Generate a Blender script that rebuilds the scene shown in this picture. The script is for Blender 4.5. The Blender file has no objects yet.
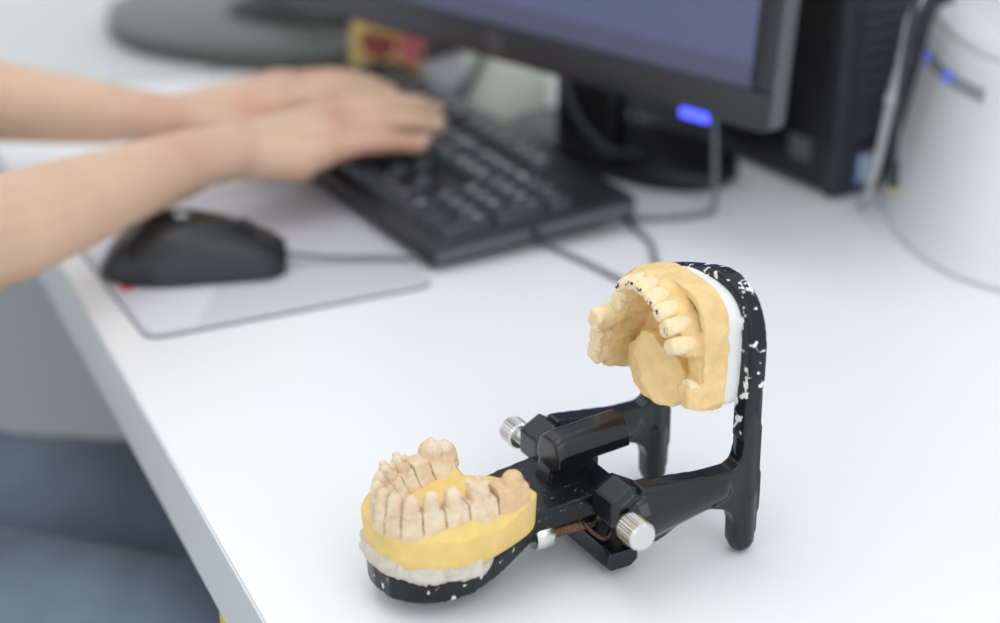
import bpy, bmesh, math, random
from mathutils import Vector, Matrix, noise
random.seed(7)
PI = math.pi
scene = bpy.context.scene
COL = scene.collection

# ------------------------------------------------------------------ camera
cam_d = bpy.data.cameras.new('camera'); cam = bpy.data.objects.new('camera', cam_d); COL.objects.link(cam)
cam.location = (0, 0, .45); cam.rotation_euler = (math.radians(90 - 24), 0, 0)
cam_d.sensor_width = 36; cam_d.lens = 36 * 1.9; cam_d.clip_start = .01
cam_d.dof.use_dof = True; cam_d.dof.focus_distance = .845; cam_d.dof.aperture_fstop = 3.7
scene.camera = cam
# ------------------------------------------------------------------ light
world = bpy.data.worlds.new('world'); scene.world = world; world.use_nodes = True
bg = world.node_tree.nodes['Background']; bg.inputs[0].default_value = (.93, .97, 1, 1); bg.inputs[1].default_value = 1.0

def area(name, loc, target, size, power, col=(1, 1, 1)):
    d = bpy.data.lights.new(name, 'AREA'); d.shape = 'RECTANGLE'; d.size, d.size_y = size; d.energy = power; d.color = col
    o = bpy.data.objects.new(name, d); COL.objects.link(o); o.location = loc
    o.rotation_euler = (Vector(target) - Vector(loc)).to_track_quat('-Z', 'Y').to_euler()
    return o
area('window_light', (1.2, -.5, 1.5), (.1, 1.0, 0), (2.0, 1.6), 13, (.97, .98, 1))
area('ceiling_lamp', (-.3, .9, 1.9), (-.2, .95, 0), (1.4, .8), 5, (1, .98, .94))
vs = scene.view_settings
vs.view_transform = 'Standard'; vs.look = 'None'; vs.exposure = 0.13; vs.gamma = 1; vs.use_curve_mapping = False

# ------------------------------------------------------------------ materials
def mat(name, col, rough=.5, metal=0, spec=.5, coat=0, var=0, vscale=60, bump=0, bscale=300, emit=None, estr=1, sub=0):
    m = bpy.data.materials.new(name); m.use_nodes = True
    nt = m.node_tree; b = nt.nodes['Principled BSDF']
    b.inputs['Base Color'].default_value = (*col, 1); b.inputs['Roughness'].default_value = rough
    b.inputs['Metallic'].default_value = metal; b.inputs['Specular IOR Level'].default_value = spec
    b.inputs['Coat Weight'].default_value = coat; b.inputs['Coat Roughness'].default_value = .08
    if sub:
        b.inputs['Subsurface Weight'].default_value = sub; b.inputs['Subsurface Radius'].default_value = (.008, .003, .0015)
        b.inputs['Subsurface Scale'].default_value = .5
    if emit:
        b.inputs['Emission Color'].default_value = (*emit, 1); b.inputs['Emission Strength'].default_value = estr
    tc = nt.nodes.new('ShaderNodeTexCoord')
    if var:
        n = nt.nodes.new('ShaderNodeTexNoise'); n.inputs['Scale'].default_value = vscale; n.inputs['Detail'].default_value = 5
        nt.links.new(tc.outputs['Object'], n.inputs['Vector'])
        r = nt.nodes.new('ShaderNodeValToRGB')
        r.color_ramp.elements[0].position = .3; r.color_ramp.elements[1].position = .7
        r.color_ramp.elements[0].color = (*[c * (1 - var) for c in col], 1)
        r.color_ramp.elements[1].color = (*[min(1, c * (1 + var)) for c in col], 1)
        nt.links.new(n.outputs['Fac'], r.inputs['Fac']); nt.links.new(r.outputs['Color'], b.inputs['Base Color'])
    if bump:
        n2 = nt.nodes.new('ShaderNodeTexNoise'); n2.inputs['Scale'].default_value = bscale; n2.inputs['Detail'].default_value = 4
        nt.links.new(tc.outputs['Object'], n2.inputs['Vector'])
        bp = nt.nodes.new('ShaderNodeBump'); bp.inputs['Strength'].default_value = bump; bp.inputs['Distance'].default_value = .0006
        nt.links.new(n2.outputs['Fac'], bp.inputs['Height']); nt.links.new(bp.outputs['Normal'], b.inputs['Normal'])
    return m

def speck(m, col, scale, lo, hi, detail=6, seed=0, region=None, rough=.9):
    """mixes a second colour in where a noise passes a threshold; region = (axis, from, to) biases it along an object axis"""
    nt = m.node_tree; b = nt.nodes['Principled BSDF']; L = nt.links.new
    tc = nt.nodes.new('ShaderNodeTexCoord'); mp = nt.nodes.new('ShaderNodeMapping'); mp.inputs['Location'].default_value = (seed, seed * .7, seed * 1.3)
    L(tc.outputs['Object'], mp.inputs['Vector'])
    n = nt.nodes.new('ShaderNodeTexNoise'); n.inputs['Scale'].default_value = scale; n.inputs['Detail'].default_value = detail
    L(mp.outputs['Vector'], n.inputs['Vector'])
    fac = n.outputs['Fac']
    if region:
        sx = nt.nodes.new('ShaderNodeSeparateXYZ'); L(tc.outputs['Object'], sx.inputs[0])
        mr = nt.nodes.new('ShaderNodeMapRange'); mr.inputs['From Min'].default_value = region[1]; mr.inputs['From Max'].default_value = region[2]
        mr.inputs['To Min'].default_value = -.12; mr.inputs['To Max'].default_value = region[3] if len(region) > 3 else .1
        L(sx.outputs[region[0]], mr.inputs['Value'])
        ad = nt.nodes.new('ShaderNodeMath'); ad.operation = 'ADD'; L(fac, ad.inputs[0]); L(mr.outputs[0], ad.inputs[1]); fac = ad.outputs[0]
    rm = nt.nodes.new('ShaderNodeMapRange'); rm.inputs['From Min'].default_value = lo; rm.inputs['From Max'].default_value = hi
    L(fac, rm.inputs['Value'])
    mx = nt.nodes.new('ShaderNodeMix'); mx.data_type = 'RGBA'; L(rm.outputs[0], mx.inputs['Factor'])
    old = b.inputs['Base Color'].links
    if old: L(old[0].from_socket, mx.inputs['A'])
    else: mx.inputs['A'].default_value = b.inputs['Base Color'].default_value
    mx.inputs['B'].default_value = (*col, 1); L(mx.outputs['Result'], b.inputs['Base Color'])
    if not b.inputs['Roughness'].links:
        m2 = nt.nodes.new('ShaderNodeMix'); m2.data_type = 'FLOAT'; L(rm.outputs[0], m2.inputs['Factor'])
        m2.inputs['A'].default_value = b.inputs['Roughness'].default_value; m2.inputs['B'].default_value = rough
        L(m2.outputs['Result'], b.inputs['Roughness'])
    return m

M = {}
M['desk'] = mat('white_laminate', (.83, .84, .855), .32, spec=.4, bump=.02, bscale=500)
M['desk_edge'] = mat('grey_edging', (.66, .69, .72), .35)
M['wall'] = mat('wall_paint', (.82, .83, .84), .8)
M['floor'] = mat('floor_vinyl', (.40, .44, .425), .5, var=.05, vscale=8)
M['black'] = mat('black_enamel', (.007, .008, .011), .24, spec=.45, coat=.2, bump=.10, bscale=160)
M['black_low'] = speck(mat('black_enamel_chipped', (.007, .008, .012), .28, spec=.3, coat=.1, bump=.15, bscale=160), (.72, .72, .70), 210, .63, .66, 3, 3.1)
M['black_up'] = speck(mat('black_enamel_plastered', (.009, .010, .015), .3, spec=.3, coat=.1, bump=.2, bscale=160), (.85, .85, .84), 190, .575, .61, 6, 1.2)
M['black_neck'] = speck(mat('black_enamel_dusty', (.008, .009, .011), .3, spec=.3, coat=.1, bump=.12, bscale=200), (.22, .21, .20), 520, .64, .74, 3, 5)
M['chrome'] = mat('brushed_chrome', (.72, .72, .70), .28, metal=1, bump=.05)
M['brass'] = mat('rusty_screw', (.20, .115, .06), .4, metal=.8, var=.4, vscale=700)
M['wire'] = mat('brown_wire', (.10, .06, .045), .35, metal=.8)
M['stone_y'] = mat('yellow_stone', (.80, .585, .205), .62, spec=.35, var=.07, vscale=120, bump=.22, bscale=260)
M['stone_y'] = speck(M['stone_y'], (.62, .66, .30), 45, .66, .76, 3, 8.4)
M['stone_up'] = mat('golden_stone', (.80, .575, .265), .6, spec=.35, var=.09, vscale=130, bump=.4, bscale=330)
M['die'] = mat('tan_die_stone', (.73, .555, .38), .6, spec=.35, var=.08, vscale=300, bump=.4, bscale=500)
M['die'] = speck(M['die'], (.79, .66, .49), 150, .44, .60, 4, 2.2)
M['die'] = speck(M['die'], (.60, .66, .48), 130, .66, .74, 3, 6.6)
M['die_back'] = mat('orange_die_stone', (.72, .50, .29), .6, spec=.35, var=.08, vscale=300, bump=.2, bscale=500)
M['tooth_up'] = mat('cream_stone', (.86, .70, .43), .55, spec=.4, var=.07, vscale=260, bump=.35, bscale=420)
M['ink'] = mat('blue_ink', (.01, .015, .12), .5)
M['plaster'] = mat('grey_plaster', (.60, .555, .49), .9, var=.14, vscale=200, bump=.9, bscale=260)
M['plaster_w'] = mat('white_plaster', (.86, .86, .85), .9, bump=.6, bscale=260)
M['plastic_k'] = mat('black_plastic', (.018, .019, .022), .38, bump=.08, bscale=900)
M['key'] = mat('black_key', (.028, .031, .042), .33)
M['legend'] = mat('white_print', (.9, .9, .86), .6)
M['kb_trim'] = mat('grey_trim', (.10, .11, .13), .3)
M['mouse'] = mat('mouse_plastic', (.016, .017, .019), .36, bump=.05, bscale=900)
M['mouse_side'] = mat('mouse_rubber', (.035, .036, .044), .42)
M['red'] = mat('red_plastic', (.6, .02, .06), .4)
M['pad'] = mat('pad_cloth', (.58, .58, .63), .75, bump=.2, bscale=1500)
M['pad_pale'] = mat('pad_pale_cloth', (.70, .71, .76), .7, bump=.2, bscale=1500)
M['pad_edge'] = mat('pad_rubber', (.22, .22, .24), .7)
M['skin'] = mat('skin', (.70, .475, .335), .5, var=.06, vscale=22, sub=.25)
M['skin'] = speck(M['skin'], (.66, .36, .27), 14, .52, .72, 2, 4.4, rough=.5)
M['nail'] = mat('nail', (.74, .53, .43), .4)
M['jeans'] = mat('denim', (.145, .185, .24), .9, var=.25, vscale=10, bump=.4, bscale=900)
M['shirt'] = mat('white_cotton', (.78, .79, .80), .9, bump=.3, bscale=300)
M['hair'] = mat('brown_hair', (.06, .035, .02), .5, bump=.5, bscale=200)
M['shoe'] = mat('white_shoe', (.6, .6, .6), .6)
M['bezel'] = mat('monitor_plastic', (.019, .020, .026), .32)
M['bezel_side'] = mat('monitor_side', (.10, .105, .115), .3)
M['led'] = mat('blue_led', (.02, .03, .5), .3, emit=(.08, .10, 1), estr=1.6)
M['led2'] = mat('router_led', (.1, .15, .7), .3, emit=(.15, .22, 1), estr=.35)
M['grey_print'] = mat('grey_print', (.13, .13, .14), .4)
M['tower'] = mat('tower_steel', (.011, .011, .013), .35)
M['tower_front'] = mat('tower_front', (.028, .031, .042), .35)
M['slat'] = mat('vent_slat', (.05, .054, .066), .35)
M['sticker'] = mat('sticker_pale', (.50, .60, .72), .35)
M['sticker_b'] = mat('sticker_blue', (.05, .12, .34), .35)
M['router'] = mat('router_white', (.74, .76, .775), .38)
M['router_dark'] = mat('router_band', (.30, .34, .36), .25)
M['cable_k'] = mat('black_cable', (.03, .034, .04), .45)
M['cable_g'] = mat('grey_cable', (.14, .17, .185), .45)
M['cable_l'] = mat('pale_cable', (.42, .43, .45), .45)
M['brassplug'] = mat('plug_tip', (.6, .45, .2), .3, metal=1)
M['grey_base'] = mat('dark_grey_plastic', (.105, .107, .105), .42)
M['mat_pale'] = mat('pale_sheet', (.60, .625, .625), .6)
M['card'] = mat('yellow_card', (.62, .44, .13), .6, var=.1, vscale=60)
M['card_red'] = mat('card_red_print', (.22, .03, .025), .6)
M['card_pink'] = mat('card_pink_print', (.55, .12, .15), .6)
M['paper_l'] = mat('lilac_paper', (.38, .37, .42), .7)
M['paper_c'] = mat('cream_paper', (.52, .54, .46), .7)
M['pen'] = mat('pen_plastic', (.05, .055, .06), .4)
M['yellow'] = mat('yellow_board', (.72, .55, .03), .5)

scr = bpy.data.materials.new('lit_screen'); scr.use_nodes = True; M['screen'] = scr
nt = scr.node_tree; b = nt.nodes['Principled BSDF']; b.inputs['Base Color'].default_value = (.01, .01, .012, 1); b.inputs['Roughness'].default_value = .35
tc = nt.nodes.new('ShaderNodeTexCoord'); sx = nt.nodes.new('ShaderNodeSeparateXYZ'); nt.links.new(tc.outputs['Object'], sx.inputs[0])
rp = nt.nodes.new('ShaderNodeValToRGB'); rp.color_ramp.interpolation = 'CONSTANT'      # a task bar along the bottom of the blue desktop
rp.color_ramp.elements[0].color = (.058, .069, .125, 1); rp.color_ramp.elements[1].position = .013; rp.color_ramp.elements[1].color = (.078, .098, .19, 1)
nt.links.new(sx.outputs[2], rp.inputs['Fac']); nt.links.new(rp.outputs['Color'], b.inputs['Emission Color']); b.inputs['Emission Strength'].default_value = 1.0

# ------------------------------------------------------------------ mesh helpers
def obj(name, me, m, parent=None, loc=None, rot=None, smooth=35, sharp=True):
    if isinstance(me, bmesh.types.BMesh):
        bm = me; bmesh.ops.recalc_face_normals(bm, faces=bm.faces); me = bpy.data.meshes.new(name); bm.to_mesh(me); bm.free()
    if not me.materials: me.materials.append(M[m])
    for p in me.polygons: p.use_smooth = True
    if sharp: me.set_sharp_from_angle(angle=math.radians(smooth))
    o = bpy.data.objects.new(name, me); COL.objects.link(o)
    if parent: o.parent = parent
    if loc: o.location = loc
    if rot: o.rotation_euler = rot
    return o

def thing(name, label, cat, loc=(0, 0, 0), rz=0, group=None):
    o = bpy.data.objects.new(name, None); COL.objects.link(o); o.empty_display_size = .01
    o.location = loc; o.rotation_euler = (0, 0, rz); o['label'] = label; o['category'] = cat
    if group: o['group'] = group
    return o

def tag(o, label, cat, group=None):
    o['label'] = label; o['category'] = cat
    if group: o['group'] = group
    return o

def shift(o, d):
    """moves a root Empty by d (own axes) while its part meshes stay where they are"""
    o.location = o.matrix_basis @ Vector(d)
    for c in o.children: c.location = c.location - Vector(d)

def add_box(bm, lo, hi, mtx=None, bev=0, seg=2):
    r = bmesh.ops.create_cube(bm, size=1); vs_ = r['verts']
    c = [(a + b) / 2 for a, b in zip(lo, hi)]; s = [b - a for a, b in zip(lo, hi)]
    for v in vs_: v.co = Vector((v.co.x * s[0] + c[0], v.co.y * s[1] + c[1], v.co.z * s[2] + c[2]))
    if bev:
        es = list({e for v in vs_ for e in v.link_edges})
        rr = bmesh.ops.bevel(bm, geom=es, offset=bev, segments=seg, affect='EDGES', profile=.5)
        vs_ = list({v for f in rr['faces'] for v in f.verts} | {v for v in vs_ if v.is_valid})
    if mtx:
        for v in vs_: v.co = mtx @ v.co
    return vs_

def box(lo, hi, bev=0, seg=2, mtx=None):
    bm = bmesh.new(); add_box(bm, lo, hi, mtx, bev, seg); return bm

def add_rings(bm, rings, cap=True, closed=True):
    R = [[bm.verts.new(p) for p in r] for r in rings]
    n = len(R[0])
    for a, b_ in zip(R, R[1:]):
        for i in range(n if closed else n - 1):
            j = (i + 1) % n
            bm.faces.new((a[i], a[j], b_[j], b_[i]))
    if cap:
        bm.faces.new(R[0][::-1]); bm.faces.new(R[-1])
    return R

def frame(d):
    d = Vector(d).normalized(); a = Vector((0, 0, 1)) if abs(d.z) < .9 else Vector((1, 0, 0))
    u = d.cross(a).normalized(); return u, d.cross(u).normalized()

def add_cyl(bm, p0, p1, r0, r1=None, n=24):
    r1 = r0 if r1 is None else r1; p0, p1 = Vector(p0), Vector(p1); u, v = frame(p1 - p0)
    ring = lambda p, r: [p + (u * math.cos(2 * PI * i / n) + v * math.sin(2 * PI * i / n)) * r for i in range(n)]
    add_rings(bm, [ring(p0, r0), ring(p1, r1)])

def add_lathe(bm, p0, p1, prof, n=28, flute=0):
    """prof = [(t along p0-p1, radius)]"""
    p0, p1 = Vector(p0), Vector(p1); u, v = frame(p1 - p0); rings = []
    for t, r in prof:
        q = p0.lerp(p1, t); rr = []
        for i in range(n):
            k = r * (1 - (flute if (flute and i % 2) else 0)); rr.append(q + (u * math.cos(2 * PI * i / n) + v * math.sin(2 * PI * i / n)) * k)
        rings.append(rr)
    add_rings(bm, rings)

def catmull(P, k=8, closed=False):
    P = [Vector(p) for p in P]; n = len(P); out = []
    for i in range(n if closed else n - 1):
        g = (lambda j: P[j % n]) if closed else (lambda j: P[max(0, min(n - 1, j))])
        a, b_, c, d = g(i - 1), g(i), g(i + 1), g(i + 2)
        for s in range(k):
            t = s / k
            out.append(.5 * ((2 * b_) + (c - a) * t + (2 * a - 5 * b_ + 4 * c - d) * t * t + (3 * b_ - a - 3 * c + d) * t ** 3))
    if not closed: out.append(P[-1])
    return out

def add_tube(bm, pts, r, n=10, k=8):
    Q = catmull(pts, k) if k else [Vector(p) for p in pts]
    rings = []; u = None
    for i, q in enumerate(Q):
        d = (Q[min(i + 1, len(Q) - 1)] - Q[max(i - 1, 0)]).normalized()
        if u is None: u, _ = frame(d)
        u = (u - d * u.dot(d)).normalized(); v = d.cross(u)
        rr = r(i / (len(Q) - 1)) if callable(r) else r
        rings.append([q + (u * math.cos(2 * PI * j / n) + v * math.sin(2 * PI * j / n)) * rr for j in range(n)])
    add_rings(bm, rings)

def add_prism(bm, poly, f0, f1):
    """poly of 2D points; f0/f1 map a 2D point to 3D for the two ends"""
    add_rings(bm, [[f0(p) for p in poly], [f1(p) for p in poly]])

def add_ball(bm, c, r, sub=2, mtx=None):
    rs = bmesh.ops.create_icosphere(bm, subdivisions=sub, radius=1)['verts']
    r = (r, r, r) if not hasattr(r, '__len__') else r
    for v in rs:
        p = Vector((v.co.x * r[0], v.co.y * r[1], v.co.z * r[2]))
        if mtx: p = mtx @ p
        v.co = p + Vector(c)

def add_capsule(bm, p0, p1, r0, r1, n=14, flat=1.0, up=None):
    """tapered capsule; flat scales the second cross axis (up = that axis)"""
    p0, p1 = Vector(p0), Vector(p1); d = (p1 - p0).normalized()
    if up is not None:
        v = (Vector(up) - d * Vector(up).dot(d)).normalized(); u = v.cross(d)
    else: u, v = frame(d)
    rings = []
    for s in range(1, 5):
        a = PI / 2 * (1 - s / 4); rings.append((p0 - d * r0 * math.sin(a), max(r0 * math.cos(a), 1e-5)))
    for s in range(1, 5):
        a = PI / 2 * (s - 1) / 4; rings.append((p1 + d * r1 * math.sin(a), max(r1 * math.cos(a), 1e-5)))
    add_rings(bm, [[q + (u * math.cos(2 * PI * j / n) + v * math.sin(2 * PI * j / n) * flat) * r for j in range(n)] for q, r in rings])

def fuse(bm, voxel, smooth=4, amp=0, freq=100, fac=.5, seed=0):
    """one continuous surface out of overlapping closed shapes"""
    bmesh.ops.recalc_face_normals(bm, faces=bm.faces)
    me = bpy.data.meshes.new('fuse'); bm.to_mesh(me); bm.free()
    o = bpy.data.objects.new('fuse', me); COL.objects.link(o)
    md = o.modifiers.new('r', 'REMESH'); md.mode = 'VOXEL'; md.voxel_size = voxel; md.adaptivity = 0
    if smooth:
        sm = o.modifiers.new('s', 'SMOOTH'); sm.iterations = smooth; sm.factor = fac
    dg = bpy.context.evaluated_depsgraph_get(); out = bpy.data.meshes.new_from_object(o.evaluated_get(dg))
    bpy.data.objects.remove(o); bpy.data.meshes.remove(me)
    if amp:
        nn = [v.normal.copy() for v in out.vertices]; sv = Vector((seed, seed * 2.3, -seed))
        for v, k in zip(out.vertices, nn): v.co = v.co + k * (amp * noise.fractal(v.co * freq + sv, 1, 2, 3))
    return out

def text_mesh(txt, size, extrude=0):
    c = bpy.data.curves.new('t', 'FONT'); c.body = txt; c.size = size; c.align_x = 'CENTER'; c.align_y = 'CENTER'; c.extrude = extrude; c.resolution_u = 2
    o = bpy.data.objects.new('t', c); COL.objects.link(o)
    dg = bpy.context.evaluated_depsgraph_get(); me = bpy.data.meshes.new_from_object(o.evaluated_get(dg))
    bpy.data.objects.remove(o); bpy.data.curves.remove(c); return me

def rounded_rect(x0, x1, y0, y1, r, n=5):
    out = []
    for cx, cy, a in ((x1 - r, y1 - r, 0), (x0 + r, y1 - r, PI / 2), (x0 + r, y0 + r, PI), (x1 - r, y0 + r, 1.5 * PI)):
        for i in range(n + 1):
            t = a + PI / 2 * i / n; out.append((cx + r * math.cos(t), cy + r * math.sin(t)))
    return out

def slab(poly, z0, z1, bev=0):
    bm = bmesh.new()
    if bev:
        cx = sum(p[0] for p in poly) / len(poly); cy = sum(p[1] for p in poly) / len(poly)
        def sc(d): return [(p[0] + (cx - p[0]) / max(1e-6, math.hypot(cx - p[0], cy - p[1])) * d, p[1] + (cy - p[1]) / max(1e-6, math.hypot(cx - p[0], cy - p[1])) * d) for p in poly]
        add_rings(bm, [[(*p, z0) for p in sc(bev)], [(*p, z0 + bev) for p in poly], [(*p, z1 - bev) for p in poly], [(*p, z1 - bev * .3) for p in sc(bev * .3)], [(*p, z1) for p in sc(bev)]])
    else: add_prism(bm, poly, lambda p: (*p, z0), lambda p: (*p, z1))
    return bm

# ------------------------------------------------------------------ desk, wall, floor
DE = math.radians(23.3)                                     # the desk's depth axis, across its long front edge
desk = thing('desk', 'white laminate desk with a grey front edge under the computer and articulator', 'desk', (-.262, 1.059, 0), DE)
obj('desk_top', box((.0012, -1.35, -.040), (.84, 1.1, 0), .0012, 2), 'desk', desk)
obj('front_edging', box((0, -1.35, -.040), (.0012, 1.1, -.0004)), 'desk_edge', desk)
obj('drawer_front', box((.0005, -.85, -.70), (.020, -.326, -.0405), .002), 'yellow', desk)['label'] = 'yellow drawer front'
obj('support_panel', box((.06, -1.3, -.74), (.80, -1.26, -.040)), 'desk_edge', desk)
obj('support_panel', box((.06, 1.0, -.74), (.80, 1.04, -.040)), 'desk_edge', desk)
fl = obj('floor', box((-3, -1, -.79), (3, 4.5, -.74)), 'floor'); fl['kind'] = 'structure'
wl = obj('wall_back', box((.86, -2.2, -.74), (.93, 2.6, 1.6)), 'wall', loc=(-.262, 1.059, 0), rot=(0, 0, DE)); wl['kind'] = 'structure'
bb = obj('baseboard_back', box((.846, -2.2, -.74), (.86, 2.6, -.66), .003), 'router', loc=(-.262, 1.059, 0), rot=(0, 0, DE)); bb['kind'] = 'structure'

# ------------------------------------------------------------------ articulator (own axes: x towards the rear legs, y along the hinge, z up)
AO, AR = (.031, .746, 0), math.radians(29)
art = thing('dental_articulator', 'black metal dental articulator standing open on the white desk', 'articulator', AO, AR)
YC = -.003                                                  # middle of the raised upper frame

def side_frame(y, name):
    arm = [(.010, .0495), (.030, .0470), (.046, .0450), (.058, .0450), (.0618, .0475), (.0634, .054), (.0634, .085), (.0724, .085), (.0730, .060), (.0736, .044),
           (.0745, .030), (.0735, .018), (.0725, .006), (.0700, .0025), (.0640, .0025), (.0618, .006), (.0612, .018), (.0595, .0225), (.054, .0262), (.047, .0285), (.040, .0285), (.031, .026), (.022, .021), (.012, .019)]
    bm = bmesh.new(); t = .0047
    add_prism(bm, arm, lambda p: (p[0], y - t, p[1]), lambda p: (p[0], y + t, p[1]))
    add_capsule(bm, (.0675, y, .0062), (.0675, y, .03), .0062, .0066)
    add_capsule(bm, (.012, y, .034), (.052, y, .0365), .0125, .0075)
    add_capsule(bm, (.0675, y, .03), (.0680, y, .095), .0056, .0050)
    return obj(name, fuse(bm, .0009, 7), 'black', art, sharp=False)
NY, FY = -.0385, .0335
side_frame(NY, 'side_arm'); side_frame(FY, 'side_arm')

# horseshoe mounting ring of the upper frame, standing upright
outer = [(-.040, .060), (0, .13)]
outer = [(-.0425, .058), (-.0432, .076), (-.0448, .090), (-.0448, .104), (-.0415, .1165), (-.034, .1255), (-.022, .1300), (-.010, .1290)] + [(.008, .1240), (.025, .118), (.0365, .1125), (.0415, .102), (.0425, .090), (.0400, .076), (.0385, .058)]
outer = [(y, z) for y, z in outer]
ring_o = catmull([(0, y, z) for y, z in outer], 4)
cen = Vector((0, 0, .088))
bm = bmesh.new(); R0, R1, R2, R3 = [], [], [], []
for i, p in enumerate(ring_o):
    d = (ring_o[min(i + 1, len(ring_o) - 1)] - ring_o[max(0, i - 1)]).normalized(); nrm = Vector((0, d.z, -d.y))
    if nrm.dot(cen - p) < 0: nrm = -nrm
    q = p + nrm * (.0088 + .003 * min(1, max(0, (p.z - .07) / .03))); s = Vector((0, -.0005, 0))
    sec = [(p, .0625), (p, .0712), (q, .0712), (q, .0625)]
    R0.append([Vector((x, 0, 0)) + c + s for c, x in sec])
add_rings(bm, R0)
obj('mounting_ring', fuse(bm, .0009, 5), 'black_up', art, sharp=False)['label'] = 'black ring smeared with white plaster'

# lower frame: teardrop plate under the cast, neck, cross bar, thumb bar, hinge block
lp = [(-.0975, 0), (-.0955, .012), (-.088, .0215), (-.076, .0268), (-.062, .0275), (-.048, .0245), (-.036, .0200), (-.026, .0165), (-.016, .0150)]
def lift(x): return max(0, min(1, (x + .068) / .045)) ** 1.3
lp = lp + [(x, -y) for x, y in lp[:0:-1]]
bm = bmesh.new(); lo_poly = catmull([(x, y, 0) for x, y in lp], 3)
add_prism(bm, lo_poly, lambda p: (p[0] * .985 - .001, p[1] * .95, .0088 + .0125 * lift(p[0])), lambda p: (p[0], p[1], .0205 + .0105 * lift(p[0])))
obj('lower_plate', fuse(bm, .0009, 3), 'black_low', art, sharp=False)['label'] = 'black plate with chipped white specks'
obj('foot', (lambda b: (add_lathe(b, (-.052, 0, 0), (-.052, 0, .0095), [(0, .006), (.1, .0068), (1, .0068)], 20), b)[1])(bmesh.new()), 'black', art)
bm = bmesh.new()
neck = [(-.062, -.0135), (-.045, -.0185), (-.030, -.0205), (-.012, -.0205), (.003, -.0215), (.003, .0235), (-.010, .0235), (-.026, .0225), (-.045, .0195), (-.062, .0135)]
add_prism(bm, neck, lambda p: (p[0], p[1], .0275 + .06 * max(-.062, p[0] + .0)), lambda p: (p[0], p[1], .0385 + .10 * p[0]))
obj('neck_plate', fuse(bm, .0008, 2), 'black_neck', art, sharp=False)['label'] = 'dusty black neck plate'
bm = bmesh.new()
cs = [(-.0005, .032), (.0005, .0385), (.0045, .0430), (.0125, .0420), (.0155, .038), (.0155, .029), (.0005, .029)]
add_prism(bm, cs, lambda p: (p[0], -.0285, p[1]), lambda p: (p[0], .0285, p[1]))
obj('cross_bar', fuse(bm, .0007, 2), 'black', art, sharp=False)
bm = bmesh.new()
sec = [(-.0098, .0485), (-.0098, .0535), (-.0075, .0588), (-.005, .0606), (.004, .0606), (.0070, .0588), (.0092, .0535), (.0092, .0485), (.006, .0460), (-.006, .0460)]
add_rings(bm, [[(x, y, z + dz) for y, z in sec] for x, dz in ((-.0115, -.0015), (-.008, 0), (.0255, .0025))])
add_prism(bm, [(-.0135, .036), (-.0095, .054), (-.002, .054), (.006, .050), (.013, .046), (.013, .036)], lambda p: (p[0], -.0040, p[1]), lambda p: (p[0], .0085, p[1]))
obj('thumb_bar', fuse(bm, .0007, 4), 'black', art, sharp=False)
bm = bmesh.new()
hb = [(.000, .0065), (.003, .0032), (.014, .0032), (.018, .007), (.018, .0145), (.002, .0145)]
add_rings(bm, [[(x, y, z) for x, z in hb] for y in (.026, -.024)] + [[(x * .9 + .0006, -.032, .0035 + (z - .003) * .8) for x, z in hb]])
add_box(bm, (.001, -.006, .010), (.0125, .016, .034))
obj('hinge_block', fuse(bm, .0007, 3), 'black', art, sharp=False)
for s, y0 in ((-1, -.0275), (1, .0255)):                    # hinge hubs and thumbscrews at both ends of the axis
    bm = bmesh.new(); L_ = .013
    add_rings(bm, [[(.0065 + math.cos(a) * r, y0 + s * t, .0385 + math.sin(a) * r) for a in [PI / 6 + PI / 3 * k for k in range(6)]] for t, r in ((-.004, .0105), (.0, .0115), (L_, .0115), (L_ + .0035, .0085))])
    obj('hinge_hub', fuse(bm, .0007, 1), 'black', art, sharp=False)
    k0 = Vector((.0015, s * .046, .0355)); kn = Vector((.0015, s * .0590, .0355)) if s < 0 else Vector((.0015, s * .0565, .0355))
    bm = bmesh.new(); add_lathe(bm, k0, kn, [(0, .0042), (.0, .0060), (.10, .0066), (.90, .0066), (1.0, .0057), (1.0, .0015)], 56, .055)
    sc_ = obj('thumbscrew', bm, 'chrome', art, smooth=20); sc_['label'] = 'knurled silver thumbscrew'
    bm = bmesh.new(); add_lathe(bm, (.0015, s * .032, .0355), (.0015, s * .0465, .0355), [(0, .0034)] + [(i / 24, .0034 if i % 2 else .0029) for i in range(1, 24)] + [(1, .0034)], 18)
    obj('screw_shaft', bm, 'chrome', sc_)
bm = bmesh.new()
add_lathe(bm, (-.0285, -.0165, .0225), (-.0195, -.0165, .0225), [(0, .003), (.0, .0054), (.15, .0062), (.85, .0062), (1, .0054), (1, .003)], 24)
st = obj('stop_screw', bm, 'chrome', art)
bm = bmesh.new(); add_lathe(bm, (-.020, -.0165, .0225), (.003, -.0150, .0215), [(i / 40, .0032 if i % 2 else .0027) for i in range(41)], 18)
obj('thread', bm, 'brass', st)['label'] = 'rusty screw thread'
bm = bmesh.new()
add_tube(bm, [(.004, .004, .0262), (-.003, -.012, .0262), (-.002, -.021, .0215), (.004, -.0245, .0165), (.010, -.020, .018), (.0125, -.022, .026), (.0125, -.0265, .022), (.0115, -.0285, .0155), (.0125, -.031, .0145), (.0165, -.032, .0165)], .0011, 8)
add_tube(bm, [(-.006, -.014, .0245), (-.001, -.018, .0225), (.004, -.016, .0235), (.003, -.010, .0250), (-.003, -.009, .0255)], .0016, 8)
obj('spring_wire', bm, 'wire', art)['label'] = 'bent brown spring wire'
bm = bmesh.new(); add_box(bm, (-.004, .024, .027), (.006, .034, .0315), None, .0015); obj('hinge_washer', bm, 'brass', art)

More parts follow.
